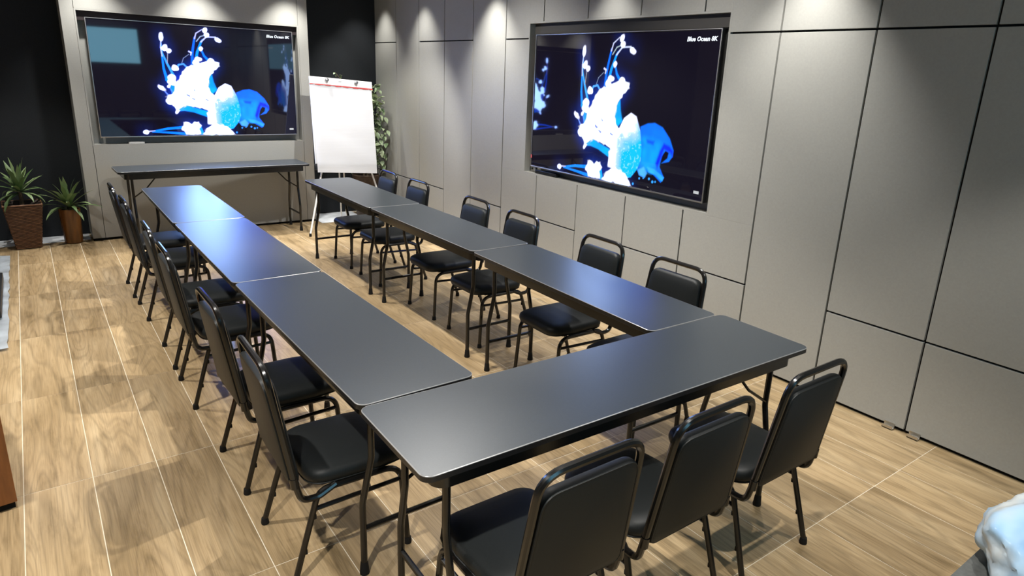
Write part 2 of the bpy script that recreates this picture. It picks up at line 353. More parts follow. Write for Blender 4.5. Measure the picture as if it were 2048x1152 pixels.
# ------------------------------------------------------------------ televisions
ART = [["p",[[0.6745,0.594],[0.7101,0.5676],[0.7452,0.5595],[0.7853,0.5821],[0.8243,0.6458],[0.8469,0.7159],[0.8455,0.755],[0.8309,0.7899],[0.7972,0.8077],[0.8225,0.7719],[0.827,0.7339],[0.8106,0.7235],[0.7924,0.7634],[0.7873,0.8319],[0.8147,0.8992],[0.8014,0.931],[0.7612,0.8898],[0.7264,0.8734],[0.7185,0.9207],[0.6897,0.9095],[0.6765,0.8779],[0.6834,0.7842]],[0,0.22,0.95],0.006],["p",[[0.6941,0.6704],[0.7352,0.6596],[0.7814,0.6798],[0.7849,0.7425],[0.7786,0.8266],[0.75,0.8737],[0.7146,0.8732],[0.687,0.8362]],[0,0.38,1],0.03],["p",[[0.7992,0.6796],[0.8285,0.695],[0.8455,0.7212],[0.8441,0.7582],[0.8331,0.7318],[0.8036,0.7193],[0.7777,0.8477],[0.7671,0.816],[0.7823,0.732]],[0,0.03,0.95],0.01],["p",[[0.7115,0.6702],[0.7522,0.6749],[0.7482,0.7009],[0.7164,0.6929]],[0,0.12,0.6],0.01],["p",[[0.7274,0.8471],[0.7627,0.8528],[0.8148,0.896],[0.8078,0.9226],[0.7701,0.8899],[0.735,0.8788]],[0.03,0.5,1],0.006],["p",[[0.6794,0.8779],[0.7096,0.8522],[0.7286,0.8892],[0.7185,0.9207],[0.6897,0.9095]],[0.1,0.6,1],0.008],["d",[0.6916,0.9327],[0.0037,0.0037,0],[0.05,0.55,1]],["d",[0.7124,0.9258],[0.0026,0.0026,0],[0.05,0.55,1]],["d",[0.7604,0.9386],[0.0048,0.0048,0],[0.05,0.55,1]],["d",[0.7743,0.9346],[0.0032,0.0032,0],[0.05,0.55,1]],["d",[0.6605,0.9772],[0.0042,0.0042,0],[0.05,0.55,1]],["d",[0.742,0.9233],[0.0042,0.0042,0],[0.05,0.55,1]],["s",[[0.3316,0.4905],[0.3217,0.3953],[0.3201,0.2818]],[0.0138,0.0074],[0,0.33,0.9]],["s",[[0.365,0.4507],[0.3399,0.3467],[0.3217,0.2535],[0.3216,0.1693]],[0.0116,0.0048],[0.05,0.5,0.85]],["s",[[0.3201,0.2818],[0.3174,0.207],[0.3217,0.1507]],[0.0053,0.0048],[0.7,0.85,0.9]],["s",[[0.3412,0.3419],[0.3479,0.2516]],[0.0032,0.0032],[0.5,0.5,0.45]],["s",[[0.4622,0.3589],[0.4651,0.2527],[0.4846,0.1032]],[0.0148,0.0085],[0,0.2,0.85]],["s",[[0.4841,0.1128],[0.4935,0.0645],[0.5246,0.0283]],[0.0064,0.0037],[0.7,0.75,0.7]],["s",[[0.4771,0.329],[0.4918,0.2316],[0.5134,0.1436],[0.5225,0.1217]],[0.0138,0.0074],[0,0.42,0.95]],["s",[[0.5147,0.1387],[0.5428,0.0912],[0.5889,0.0889]],[0.0069,0.0053],[0.75,0.85,0.8]],["s",[[0.4925,0.1358],[0.5134,0.0911],[0.5409,0.0761]],[0.0048,0.0037],[0.45,0.6,0.5]],["s",[[0.5406,0.2979],[0.5234,0.2631],[0.5126,0.2108]],[0.0116,0.0074],[0,0.3,0.9]],["s",[[0.4105,0.3378],[0.4208,0.2921],[0.4491,0.2557]],[0.0026,0.0021],[0.3,0.4,0.5]],["s",[[0.4505,0.2298],[0.4616,0.2386],[0.4583,0.2608]],[0.0074,0.0053],[0.85,0.9,0.9]],["s",[[0.3839,0.3921],[0.3939,0.3531],[0.418,0.3441],[0.4324,0.3702]],[0.0074,0.0074],[0.1,0.5,0.85]],["s",[[0.3316,0.4905],[0.3549,0.538],[0.3552,0.6256]],[0.0159,0.0159],[0,0.4,0.85]],["s",[[0.329,0.6261],[0.3108,0.5828]],[0.0064,0.0042],[0.2,0.4,0.8]],["s",[[0.3557,0.6158],[0.3407,0.5578]],[0.0085,0.0053],[0.1,0.4,0.9]],["p",[[0.3681,0.7733],[0.4137,0.7185],[0.4875,0.7583],[0.5295,0.7786],[0.5181,0.8294],[0.448,0.7834],[0.4003,0.7683]],[0,0.5,0.9],0.006],["p",[[0.5314,0.4828],[0.5533,0.4276],[0.5607,0.5016],[0.5751,0.5711],[0.5498,0.6118],[0.532,0.5822]],[0,0.5,0.92],0.008],["s",[[0.4635,0.905],[0.4764,0.9769]],[0.0212,0.0212],[0,0.5,0.95]],["s",[[0.2369,0.9598],[0.3114,0.9339],[0.3865,0.9236]],[0.0085,0.0138],[0,0.32,0.85]],["s",[[0.2368,0.9618],[0.3304,0.9725],[0.3994,0.9847]],[0.0064,0.0138],[0,0.3,0.85]],["s",[[0.2035,0.9608],[0.2477,0.9522]],[0.0085,0.0042],[0.6,0.6,0.6]],["p",[[0.3701,0.5278],[0.3923,0.4495],[0.4327,0.3654],[0.4598,0.3542],[0.4844,0.3431],[0.5264,0.3114],[0.5518,0.2903],[0.5813,0.3031],[0.6011,0.3511],[0.58,0.3868],[0.5533,0.4276],[0.5374,0.4727],[0.5312,0.5424],[0.5448,0.6019],[0.5762,0.6415],[0.5602,0.743],[0.5359,0.7837],[0.5253,0.7735],[0.467,0.7312],[0.4135,0.7215],[0.3819,0.7633],[0.3639,0.8011],[0.3518,0.7337],[0.3251,0.6945],[0.3165,0.6458],[0.3564,0.6236],[0.3642,0.5766]],[1,1,1],0.006],["d",[0.3236,0.118],[0.009,0.0201,0],[1,1,1]],["d",[0.3349,0.2103],[0.0148,0.0159,0],[1,1,1]],["d",[0.3525,0.2343],[0.0127,0.0127,0],[1,1,1]],["d",[0.536,0.0347],[0.0127,0.0169,0.6],[1,1,1]],["d",[0.5427,0.0721],[0.0138,0.0106,0],[1,1,1]],["d",[0.6014,0.1118],[0.0191,0.0116,0.75],[1,1,1]],["d",[0.5104,0.2013],[0.0116,0.0148,0],[1,1,1]],["d",[0.4949,0.294],[0.018,0.0127,0],[1,1,1]],["d",[0.3766,0.3829],[0.0159,0.0138,0],[1,1,1]],["d",[0.3561,0.4703],[0.0222,0.018,0],[1,1,1]],["d",[0.3438,0.5045],[0.0138,0.0138,0],[1,1,1]],["d",[0.3013,0.5686],[0.0212,0.0116,0.5],[1,1,1]],["d",[0.3361,0.5483],[0.0085,0.0106,0.4],[1,1,1]],["d",[0.4798,0.3288],[0.0159,0.0127,0],[1,1,1]],["d",[0.5797,0.3375],[0.018,0.0159,0],[1,1,1]],["d",[0.5593,0.3045],[0.018,0.0106,0],[1,1,1]],["d",[0.3367,0.6748],[0.0212,0.0212,0],[1,1,1]],["d",[0.3622,0.7832],[0.0085,0.0116,0],[1,1,1]],["d",[0.2034,0.9628],[0.0169,0.0127,-0.15],[1,1,1]],["d",[0.3591,0.5088],[0.0159,0.0159,0],[1,1,1]],["p",[[0.3795,0.9335],[0.3881,0.8753],[0.4112,0.8656],[0.4312,0.8962],[0.443,0.8792],[0.465,0.8765],[0.4756,0.9052],[0.4597,0.9355],[0.4756,0.9923],[0.3961,0.9948]],[1,1,1],0.006],["p",[[0.3715,0.7584],[0.4027,0.7236],[0.3958,0.7534],[0.4113,0.7633],[0.3843,0.7683]],[0.05,0.5,0.85],0.006],["p",[[0.5135,0.7887],[0.5379,0.7431],[0.5253,0.8857],[0.5114,0.8855]],[1,1,1],0.01],["p",[[0.5126,0.8957],[0.5258,0.7634],[0.5506,0.652],[0.5834,0.5488],[0.6188,0.5096],[0.6488,0.5307],[0.676,0.6245],[0.6899,0.7427],[0.689,0.8154],[0.6767,0.8726],[0.6449,0.9379],[0.6273,0.9448],[0.5806,0.9053]],["bell"],0.005],["p",[[0.4753,0.9974],[0.5061,0.9366],[0.5384,0.9044],[0.581,0.897],[0.6168,0.9237],[0.641,0.9608],[0.6622,1.0057]],[1,1,1],0.006],["p",[[0.4169,0.6096],[0.4372,0.629],[0.4338,0.6439],[0.4185,0.6293]],[0.3,0.36,0.55],0.004],["p",[[0.4391,0.6438],[0.461,0.6584],[0.4565,0.6734],[0.4437,0.6586]],[0.3,0.36,0.55],0.004],["p",[[0.5091,0.6547],[0.5305,0.6674],[0.5245,0.6775],[0.5112,0.6677]],[0.3,0.36,0.55],0.004],["p",[[0.4518,0.5566],[0.4665,0.5838],[0.4582,0.589]],[0.3,0.36,0.55],0.004]]
def paint(W=480, H=270, glare=1.0):
    ys, xs = np.mgrid[0:H, 0:W]; AS = H/W*1.0
    u = (xs+.5)/W; v = (ys+.5)/H*(9/16)          # isotropic units: screen width = 1
    img = np.zeros((H, W, 3)); rng = np.random.default_rng(3)
    def vnoise(cell):
        g = rng.random((int(.5625*cell)+3, int(cell)+3)); X = u*cell; Y = v*cell; i = X.astype(int); j = Y.astype(int); fx = X-i; fy = Y-j
        fx = fx*fx*(3-2*fx); fy = fy*fy*(3-2*fy)
        return (g[j, i]*(1-fx)+g[j, i+1]*fx)*(1-fy)+(g[j+1, i]*(1-fx)+g[j+1, i+1]*fx)*fy
    N1, N2, N4 = vnoise(40), vnoise(90), vnoise(170)
    rag = (N1-.5)*.010+(N2-.5)*.006
    def over(a, col):
        nonlocal img
        a = np.clip(a, 0, 1)[..., None]; img = img*(1-a)+np.asarray(col)*a
    def seg(p, q):
        dx, dy = q[0]-p[0], q[1]-p[1]; L = dx*dx+dy*dy+1e-9; t = np.clip(((u-p[0])*dx+(v-p[1])*dy)/L, 0, 1)
        return np.hypot(u-p[0]-t*dx, v-p[1]-t*dy), t
    def polysd(pts):
        d = np.full(u.shape, 9.0); ins = np.zeros(u.shape, bool)
        for p, q in zip(pts, pts[1:]+pts[:1]):
            d = np.minimum(d, seg(p, q)[0]); c = ((p[1] > v) != (q[1] > v))
            xi = (q[0]-p[0])*(v-p[1])/((q[1]-p[1]) if abs(q[1]-p[1]) > 1e-9 else 1e-9)+p[0]; ins ^= (c & (u < xi))
        return np.where(ins, -d, d)
    I = lambda p: (p[0], p[1]*9/16)
    glow = np.zeros(u.shape)
    for it in ART:
        k, geo, a, b = it
        if k == 'p':
            sd = polysd([I(p) for p in geo]); white = (a == [1, 1, 1])
            if white: sd = sd+rag
            al = .5-sd/max(b, .003)
            if a == ['bell']:
                w = np.clip((.86-(v+(u-.60)*.55)*2.0)*5.0+(N1[...]-.5)*.5, 0, 1)[..., None]; left = np.clip((.585-u)*22+.1, 0, 1)[..., None]
                w = np.maximum(w, left*.85); dots = np.clip((N4-.70)*6, 0, 1)[..., None]*.22*(v > .34)[..., None]
                c = np.array([0, .62, .97])*(1-w)+np.array([1, 1, 1])*w; c = np.clip(c+dots, 0, 1); over(al, c)
            else:
                over(al, np.array(a) if white or a[2] < .9 or a[0] > .2 else np.array(a)*(.8+.4*N1[..., None]))
            if white: glow = np.maximum(glow, np.clip(al, 0, 1))
        elif k == 's':
            pts = [I(p) for p in geo]; n = len(pts)-1
            for i in range(n):
                d, t = seg(pts[i], pts[i+1]); w0 = a[0]+(a[1]-a[0])*i/n; w1 = a[0]+(a[1]-a[0])*(i+1)/n
                over(.5-(d-(w0+(w1-w0)*t)/2)/.003, np.array(b))
        else:
            c = I(geo); ca, sa = math.cos(a[2]), math.sin(a[2]); X = (u-c[0])*ca+(v-c[1])*sa; Y = -(u-c[0])*sa+(v-c[1])*ca
            sd = (np.hypot(X/a[0], Y/a[1])-1)*min(a[0], a[1])+(rag*.7 if b == [1, 1, 1] else 0); al = .5-sd/.004; over(al, b)
            if b == [1, 1, 1]: glow = np.maximum(glow, np.clip(al, 0, 1))
    # back bell texture rows of pale dots on the rim
    g = glow.copy()
    for r in (5, 11, 17):
        for ax in (0, 1):
            c = np.cumsum(np.pad(g, [(r+1, r) if a == ax else (0, 0) for a in (0, 1)], mode='edge'), axis=ax)
            g = (np.take(c, range(2*r+1, c.shape[ax]), axis=ax)-np.take(c, range(0, c.shape[ax]-2*r-1), axis=ax))/(2*r+1)
    img = img+(g*np.clip(1.0-(u-.42)*2.2, .15, 1))[..., None]*np.array([.0, .05, .55])*(1-np.clip(img.sum(2), 0, 1))[..., None]
    img = np.clip(img, 0, 1); hot = img.min(2)
    for ax in (0, 1):                                       # the overexposed white of the picture is far brighter than its blues
        c = np.cumsum(np.pad(hot, [(4, 3) if a == ax else (0, 0) for a in (0, 1)], mode='edge'), axis=ax)
        hot = (np.take(c, range(7, c.shape[ax]), axis=ax)-np.take(c, range(0, c.shape[ax]-7), axis=ax))/7
    hot = (np.clip(hot*1.8-.8, 0, 1)*np.clip((img.min(2)-.55)*3, 0, 1))[..., None]
    img = img+hot*np.array([5.0, 9.5, 15.0])*glare+(img[..., 2:]**3)*np.array([0, 0, 6.0])*glare
    return img+np.array([.0045, .0030, .0100])
def screen_mesh(w, h, glare):
    W, H = 480, 270; img = paint(W, H, glare)
    me = bpy.data.meshes.new('picture')
    X, Z = np.meshgrid(np.linspace(-w/2, w/2, W), np.linspace(h/2, -h/2, H))
    co_ = np.stack([X.ravel(), np.zeros(W*H), Z.ravel()], 1)
    idx = np.arange(W*H).reshape(H, W)
    f = np.stack([idx[1:, :-1], idx[1:, 1:], idx[:-1, 1:], idx[:-1, :-1]], -1).reshape(-1, 4)
    me.vertices.add(W*H); me.vertices.foreach_set('co', co_.ravel().astype(np.float32))
    me.loops.add(f.size); me.loops.foreach_set('vertex_index', f.ravel().astype(np.int32))
    me.polygons.add(len(f)); me.polygons.foreach_set('loop_start', (np.arange(len(f))*4).astype(np.int32))
    me.update(calc_edges=True); me.validate()
    ca = me.color_attributes.new('picture', 'FLOAT_COLOR', 'POINT')
    ca.data.foreach_set('color', np.concatenate([img.reshape(-1, 3), np.ones((W*H, 1))], 1).astype(np.float32).ravel())
    m = mat('screen_picture', (.004,.004,.005), .03, spec=.75); q = NT(m); at = q.node('ShaderNodeVertexColor', layer_name='picture')
    q.link(at.outputs['Color'], q.b.inputs['Emission Color']); q.b.inputs['Emission Strength'].default_value = SCREEN
    me.materials.append(m); return me
SCREEN = 1.0
def text_mesh(txt, size, name='text'):
    c = bpy.data.curves.new(name, 'FONT'); c.body = txt; c.size = size; c.align_x = 'RIGHT'; c.shear = .18; c.offset = size*.03; c.extrude = .0004; c.resolution_u = 2
    o = bpy.data.objects.new(name, c); COL.objects.link(o)
    dg = bpy.context.evaluated_depsgraph_get(); me = bpy.data.meshes.new_from_object(o.evaluated_get(dg)); bpy.data.objects.remove(o); bpy.data.curves.remove(c)
    me.transform(Matrix.Rotation(PI/2, 4, 'X')); me.name = name; return me
# TV local frame: x right, -y towards the viewer, z up, origin at the bottom centre of the back
TVW, TVH, TVD = 1.935, 1.118, .058
PIC = [screen_mesh(TVW-.016, TVH-.022, g) for g in (1.0, .35)]    # the panel on the right wall is set dimmer
def tv(label, loc, rz, pic):
    t = thing('television', label, 'television', loc, rz, 'wall televisions')
    MB().box((-TVW/2, -TVD+.006, 0), (TVW/2, 0, TVH), .004).build('housing', 'bezel', t)
    e = MB()
    for a, b in (((-TVW/2, 0), (TVW/2, .010)), ((-TVW/2, TVH-.006), (TVW/2, TVH)), ((-TVW/2, .010), (-TVW/2+.006, TVH-.006)), ((TVW/2-.006, .010), (TVW/2, TVH-.006))):
        e.box((a[0], -TVD-.003, a[1]), (b[0], -TVD+.0055, b[1]), .001)
    e.build('bezel', 'bezel_edge', t)
    s = obj('screen', pic, None, t); s.location = (0, -TVD+.003, .011+(TVH-.022)/2)
    x = obj('caption', TXT, None, s); x.location = (TVW/2-.035, -.0012, TVH/2-.075)
    MB().box((TVW/2-.085, -.0016, -TVH/2+.055), (TVW/2-.040, -.0008, -TVH/2+.075), .0003).build('badge', 'badge', s)
    return t
TXT = text_mesh('Blue Ocean 8K', .040); TXT.materials.append(M['text'])
t1 = tv('wall television showing jellyfish, on the far wall above the narrow side table', ((-.127+1.797)/2, YS+ND-.006, 1.033), 0, PIC[0])
t1.location.y = YS+.056
MB().box((-.80, .002, .3), (.80, .057, .8)).build('wall_mount', 'black_plastic', t1)
t2 = tv('wall television showing jellyfish, in the recess of the panelled right wall', (XR+.056, (1.05+3.02)/2, 1.010), -PI/2, PIC[1])
MB().box((-.80, .002, .3), (.80, .057, .8)).build('wall_mount', 'black_plastic', t2)
t2.scale = (1.018, 1, 1.012)
MB().box((-TVW/2+.002, -TVD-.004, .075), (-TVW/2+.016, -TVD-.0032, .105)).build('sticker', 'red_dot', t2)
# ------------------------------------------------------------------ folding tables (local: length along y, origin on the floor)
HT = .756
def make_table(L, W, label, loc, rz, group=None, br=(1, 1)):
    t = thing('folding_table', label, 'table', (*loc, 0), rz, group)
    hx, hy = W/2, L/2
    MB().prism(rrect(-hx+.0015, -hy+.0015, hx-.0015, hy-.0015, .032, 6), HT-.019, HT, .0015).build('tabletop', 'laminate', t)
    e = MB(); o1 = rrect(-hx, -hy, hx, hy, .034, 6); o2 = rrect(-hx+.0016, -hy+.0016, hx-.0016, hy-.0016, .032, 6); k = len(o1)
    rings = [[e.bm.verts.new((x, y, z)) for x, y in o] for o, z in ((o2, HT-.021), (o1, HT-.020), (o1, HT-.0015), (o2, HT-.0001))]
    for A, B in zip(rings, rings[1:]):
        for i in range(k): e.bm.faces.new((A[i], A[(i+1) % k], B[(i+1) % k], B[i]))
    e.build('edge_band', 'edge', t)
    e = MB(); o3 = rrect(-hx-.0004, -hy-.0004, hx+.0004, hy+.0004, .0344, 6); o4 = rrect(-hx+.0022, -hy+.0022, hx-.0022, hy-.0022, .0315, 6)
    rings = [[e.bm.verts.new((x, y, z)) for x, y in o] for o, z in ((o3, HT-.0030), (o3, HT-.0012), (o2, HT+.0003), (o4, HT+.0002))]
    for A, B in zip(rings, rings[1:]):
        for i in range(k): e.bm.faces.new((A[i], A[(i+1) % k], B[(i+1) % k], B[i]))
    e.build('edge_glint', 'edge_highlight', t)  # ring coloured lighter as a highlight round the table edge
    a = MB(); o1 = rrect(-hx+.035, -hy+.055, hx-.035, hy-.055, .045, 6); o2 = rrect(-hx+.047, -hy+.067, hx-.047, hy-.067, .034, 6); k = len(o1)
    rings = [[a.bm.verts.new((x, y, z)) for x, y in o] for o, z in ((o2, HT-.0195), (o1, HT-.0195), (o1, HT-.080), (o2, HT-.080), (o2, HT-.0195))]
    for A, B in zip(rings, rings[1:]):
        for i in range(k): a.bm.faces.new((A[i], A[(i+1) % k], B[(i+1) % k], B[i]))
    bmesh.ops.remove_doubles(a.bm, verts=a.bm.verts, dist=1e-5)
    a.build('apron', 'apron', t)
    xb = hx-.052; xt = hx-.090
    for sy in (-1, 1):
        y = sy*(hy-.119)
        for sx in (-1, 1):
            pts = fillet([(sx*xt, y, HT-.022), (sx*xt, y, .48), (sx*xb, y, .30), (sx*xb, y, .02)], [.10, .10], 5)
            lg = MB().tube(pts, .0125, 10).build('leg', 'frame', t)
            MB().lathe([(.0175, .0), (.0185, .004), (.0165, .02), (.0145, .045), (.0135, .052)], 12, (sx*xb, y)).build('foot_cap', 'rubber', lg)
        bs = br[0] if sy < 0 else br[1]                              # folding brace on one leg of each pair
        MB().tube(fillet([(bs*(xt+.004), y-sy*.010, .50), (bs*(xt-.01), y-sy*.12, .575), (bs*(xt-.03), y-sy*.255, HT-.03)], .05, 3), .0065, 6).build('brace', 'frame', t)
        MB().tube([(-xb, y, .195), (xb, y, .195)], .0105, 8).build('crossbar', 'frame', t)
        MB().tube([(-xt, y, HT-.045), (xt, y, HT-.045)], .0105, 8).build('crossbar', 'frame', t)
    return t
make_table(1.800, .460, 'longest black folding table, set crosswise at the near end of the U', (.9192, -.2463), 1.5562, None, (-1, 1))
GL = 'row tables of the U'
make_table(1.500, .4464, 'black folding table nearest the camera in the left row, its top greyish', (.2419, .7574), .0126, GL)
make_table(1.499, .4517, 'middle black folding table of the left row, reflecting blue from the screen', (.2265, 2.2604), .0073, GL)
make_table(1.502, .4591, 'far-end black folding table of the left row, in front of the narrow side table', (.2225, 3.7684), -.0016, GL)
make_table(1.504, .4418, 'black folding table nearest the camera in the right row, blue glow on top', (1.5879, .7315), -.0140, GL)
make_table(1.494, .4404, 'middle black folding table of the right row, along the panelled wall', (1.5942, 2.2417), .0089, GL)
make_table(1.500, .4537, 'far-end black folding table of the right row, in front of the flip chart', (1.5855, 3.7432), .0012, GL)
make_table(1.850, .455, 'narrow black folding side table against the grey wall under the far television', (.846, 5.738), PI/2+.026, None, (-1, -1))

# ------------------------------------------------------------------ padded chairs (local: front towards +y, origin on the floor)
def back_pt(z):          # y of the back tube centre line at height z
    return -.205-(z-.44)*.155
def make_chair(label, loc, rz, group):
    t = thing('padded_chair', label, 'chair', (*loc, 0), rz, group)
    fx = .205; ZR = .355
    for sx in (-1, 1):
        # front leg runs up, bends back and becomes the front half of the seat rail
        pts = fillet([(sx*fx, .218, .018), (sx*(fx-.012), .196, ZR), (sx*(fx-.012), .0, ZR)], .075, 7)
        lf = MB().tube(pts, .0115, 9).build('leg', 'frame', t)
        MB().lathe([(.0150, 0), (.0160, .004), (.0145, .018), (.0130, .028)], 10, (sx*fx, .218)).build('foot_cap', 'rubber', lf)
        pts = fillet([(sx*fx, -.222, .018), (sx*(fx-.012), -.118, ZR), (sx*(fx-.012), .0, ZR)], .060, 7)
        lr = MB().tube(pts, .0115, 9).build('leg', 'frame', t)
        MB().lathe([(.0150, 0), (.0160, .004), (.0145, .018), (.0130, .028)], 10, (sx*fx, -.222)).build('foot_cap', 'rubber', lr)
        for z in (.125, .255):
            nb = MB(); f = (z-.018)/(ZR-.018); y = -.222+(.104)*f; nb.box((sx*(fx-.012*f)-.006, y+.006, z-.010), (sx*(fx-.012*f)+.006, y+.0165, z+.010), .003)
            nb.build('bumper', 'rubber', lr)
        zz = .285; f = (zz-.018)/(ZR-.018)
        MB().tube([(sx*(fx-.012*f), -.222+.104*f, zz), (sx*(fx-.012*f), .218-.022*f, zz+.012)], .0088, 8).build('stretcher', 'frame', t)
    MB().tube([(-(fx-.012), .10, ZR+.002), (fx-.012, .10, ZR+.002)], .009, 8).box((-.17, -.10, ZR+.001), (.17, .16, ZR+.012)).build('seat_pan', 'frame', t)
    # back frame: hook under the seat, up each side, arch on top
    half = []
    xb, xt = .200, .180
    for sx in (-1, 1):
        half.append([(sx*(xb-.006), -.055, ZR+.006), (sx*(xb-.002), -.120, ZR-.022), (sx*xb, back_pt(.37)+.012, ZR-.018), (sx*xb, back_pt(.425), .425), (sx*xt, back_pt(.852), .852)])
    L_, R_ = half
    pts = fillet(L_+R_[::-1], [.05, .05, .045, .075, .075, .045, .05, .05], 6)
    # oval section tube: wider across the back than deep
    MB().tube(pts, .0122, 9).build('back_frame', 'frame', t)
    for sx in (-1, 1):
        MB().tube([(sx*xb, back_pt(.405)-.001, .397), (sx*(xb-.0015), back_pt(.435), .435)], .0150, 10).build('sleeve', 'frame', t)
    # back pad, built upright (x, height) then leaned with the tube
    z0, z1 = .400, .797; hw = lambda z: xb-.011-(z-.44)/.415*(xb-xt)
    o = [(-hw(z0)+.03, z0), (hw(z0)-.03, z0)]
    o = fillet([Vector((-.0, z0, 0)), Vector((hw(z0), z0, 0)), Vector((hw(z1)-.002, z1, 0)), Vector((-hw(z1)+.002, z1, 0)), Vector((-hw(z0), z0, 0)), Vector((-.01, z0, 0))], [.03, .055, .055, .03], 6)
    o = [(p.x, p.y) for p in o]
    c = cushion(o, [(.016, -.020), (.004, -.016), (.0, -.008), (.0, .008), (.004, .017), (.016, .022), (.055, .026), (.11, .0275)])
    c.xform(Matrix(((1,0,0,0),(0,0,1,0),(0,1,0,0),(0,0,0,1))))
    for v in c.bm.verts: v.co.y += back_pt(v.co.z)+.002
    c.build('back_pad', 'vinyl', t)
    pp = [(x, back_pt(z)-.0135, z) for x, z in [(x*.985, z0+.006+(z-z0)*.968) for x, z in o]]
    MB().tube(pp, .0032, 5, closed=True).build('piping', 'vinyl', t)
    # seat
    o = fillet([Vector((0, -.160, 0)), Vector((.192, -.152, 0)), Vector((.200, .11, 0)), Vector((.178, .250, 0)), Vector((-.178, .250, 0)), Vector((-.200, .11, 0)), Vector((-.192, -.152, 0)), Vector((-.01, -.160, 0))], [.09, .10, .08, .08, .10, .09], 6)
    o = [(p.x, p.y) for p in o]
    c = cushion(o, [(.030, ZR+.010), (.010, ZR+.013), (.001, ZR+.026), (.0, ZR+.038), (.005, ZR+.054), (.022, ZR+.066), (.06, ZR+.073), (.12, ZR+.077)])
    c.build('seat', 'vinyl', t)
    MB().tube([(x*.968, y*.968, ZR+.015) for x, y in o], .0035, 5, closed=True).build('piping', 'vinyl', t)
    return t
GLc, GRc, GNc = 'chairs along the left row', 'chairs along the right row', 'chairs at the near table'
c0 = make_chair('black padded chair on the left side, nearest the camera, at the table corner', (.074, .400), -PI/2-.02, GLc)
for (x, y, a, lab) in (
    (.068, 1.060, .015, 'black padded chair on the left side, second from the camera'),
    (.043, 1.976, .00, 'black padded chair on the left side, third from the camera, at the middle table'),
    (.045, 2.560, -.01, 'black padded chair on the left side, fourth from the camera, at the middle table'),
    (.030, 3.520, .01, 'black padded chair on the left side, fifth from the camera, second from the plants'),
    (.017, 4.116, .00, 'black padded chair on the left side, farthest from the camera, nearest the plants')):
    dup(c0, (x, y, 0), -PI/2+a, lab)
for k, (x, y, a, lab) in enumerate((
    (1.792, .444, .02, 'black padded chair on the right side, nearest the camera, beside the panelled wall'),
    (1.792, 1.060, -.01, 'black padded chair on the right side, second from the camera, below the right television'),
    (1.800, 1.907, .01, 'black padded chair on the right side, third from the camera'),
    (1.796, 2.527, -.01, 'black padded chair on the right side, fourth from the camera'),
    (1.783, 3.470, .01, 'black padded chair on the right side, second from the flip chart'),
    (1.778, 4.083, -.01, 'black padded chair on the right side, farthest away, in front of the flip chart'))):
    c = dup(c0, (x, y, 0), PI/2+a, lab); c['group'] = GRc
for x, y, a, lab in ((.372, -.470, .0, 'black padded chair at the near table, leftmost of its three'),
                     (.872, -.478, .0, 'black padded chair at the near table, middle one of its three'),
                     (1.432, -.478, .0, 'black padded chair at the near table, rightmost of its three, nearest the panelled wall')):
    c = dup(c0, (x, y, 0), a, lab); c['group'] = GNc

# ------------------------------------------------------------------ flip chart
fc = thing('flip_chart', 'white flip chart easel with blank paper pad between the far wall and the right row', 'flip chart', (2.158, 5.41, 0), .0)
B = Matrix.Translation((0, 0, .665)) @ Matrix.Rotation(.062, 4, 'Y') @ Matrix.Rotation(-.26, 4, 'X') @ Matrix.Diagonal((1, 1, .970, 1))
def fpart(m, name, ma): m.xform(B); return m.build(name, ma, fc)
fpart(MB().box((-.362, .0, .07), (.362, .016, 1.075), .004), 'board', 'board')
fpart(MB().box((-.366, -.012, .995), (.366, .0, 1.075), .004), 'clamp_bar', 'white_metal')
fpart(MB().box((-.372, -.010, .02), (.372, .022, .09), .004), 'pen_tray', 'black_plastic')
# paper pad: several sheets, the front one slightly waved
pm = MB(); nx, nz = 14, 22; PZ0, PZ1 = -.012, 1.000; gv = []
for j in range(nz+1):
    gv.append([pm.bm.verts.new((-.350+.700*i/nx, -.014-.0035*math.sin(j*.9+i*.35)*(1-j/nz)-.004*(1-j/nz), PZ0+(PZ1-PZ0)*j/nz)) for i in range(nx+1)])
for j in range(nz):
    for i in range(nx): pm.bm.faces.new((gv[j][i], gv[j][i+1], gv[j+1][i+1], gv[j+1][i]))
r = bmesh.ops.solidify(pm.bm, geom=list(pm.bm.faces), thickness=.006)
fpart(pm, 'paper_pad', 'paper')
rm = MB(); prev = None
for i in range(25):
    x = -.350+.700*i/24; zl = .978+.004*math.sin(i*1.7)-.006*(i/24)
    rm.box((x-.0155, -.0215, zl+.004), (x+.0155, -.0165, .993))
fpart(rm, 'binding', 'red')
for x in (-.175, .165):
    k = MB().lathe([(.006, 0), (.006, .018), (.020, .019), (.0215, .026), (.020, .036), (.012, .040)], 14)
    k.xform(Matrix.Translation((x, -.012, 1.042)) @ Matrix.Rotation(PI/2, 4, 'X')); fpart(k, 'knob', 'knob')
fpart(MB().box((-.035, -.0135, 1.038), (.0, -.0118, 1.045)), 'maker_plate', 'knob')
for sx, fx, fy in ((-1, -.51, -.15), (1, .485, -.01)):
    lg = MB().tube([(.065+sx*.02, .315, 1.65), (fx, fy, .02)], .0105, 8).build('leg', 'white_metal', fc)
    MB().lathe([(.014, 0), (.015, .01), (.0125, .035)], 10, (fx, fy)).build('foot_cap', 'rubber', lg)
for x in (.115, .180):
    lg = MB().tube([(.04+(x-.147)*.6, .345, 1.64), (x, .54, .02)], .0095, 8).build('leg', 'white_metal', fc)
    MB().lathe([(.013, 0), (.014, .01), (.0115, .03)], 10, (x, .54)).build('foot_cap', 'rubber', lg)
MB().box((-.02, .285, 1.625), (.10, .360, 1.665), .004).build('hinge_block', 'black_plastic', fc)

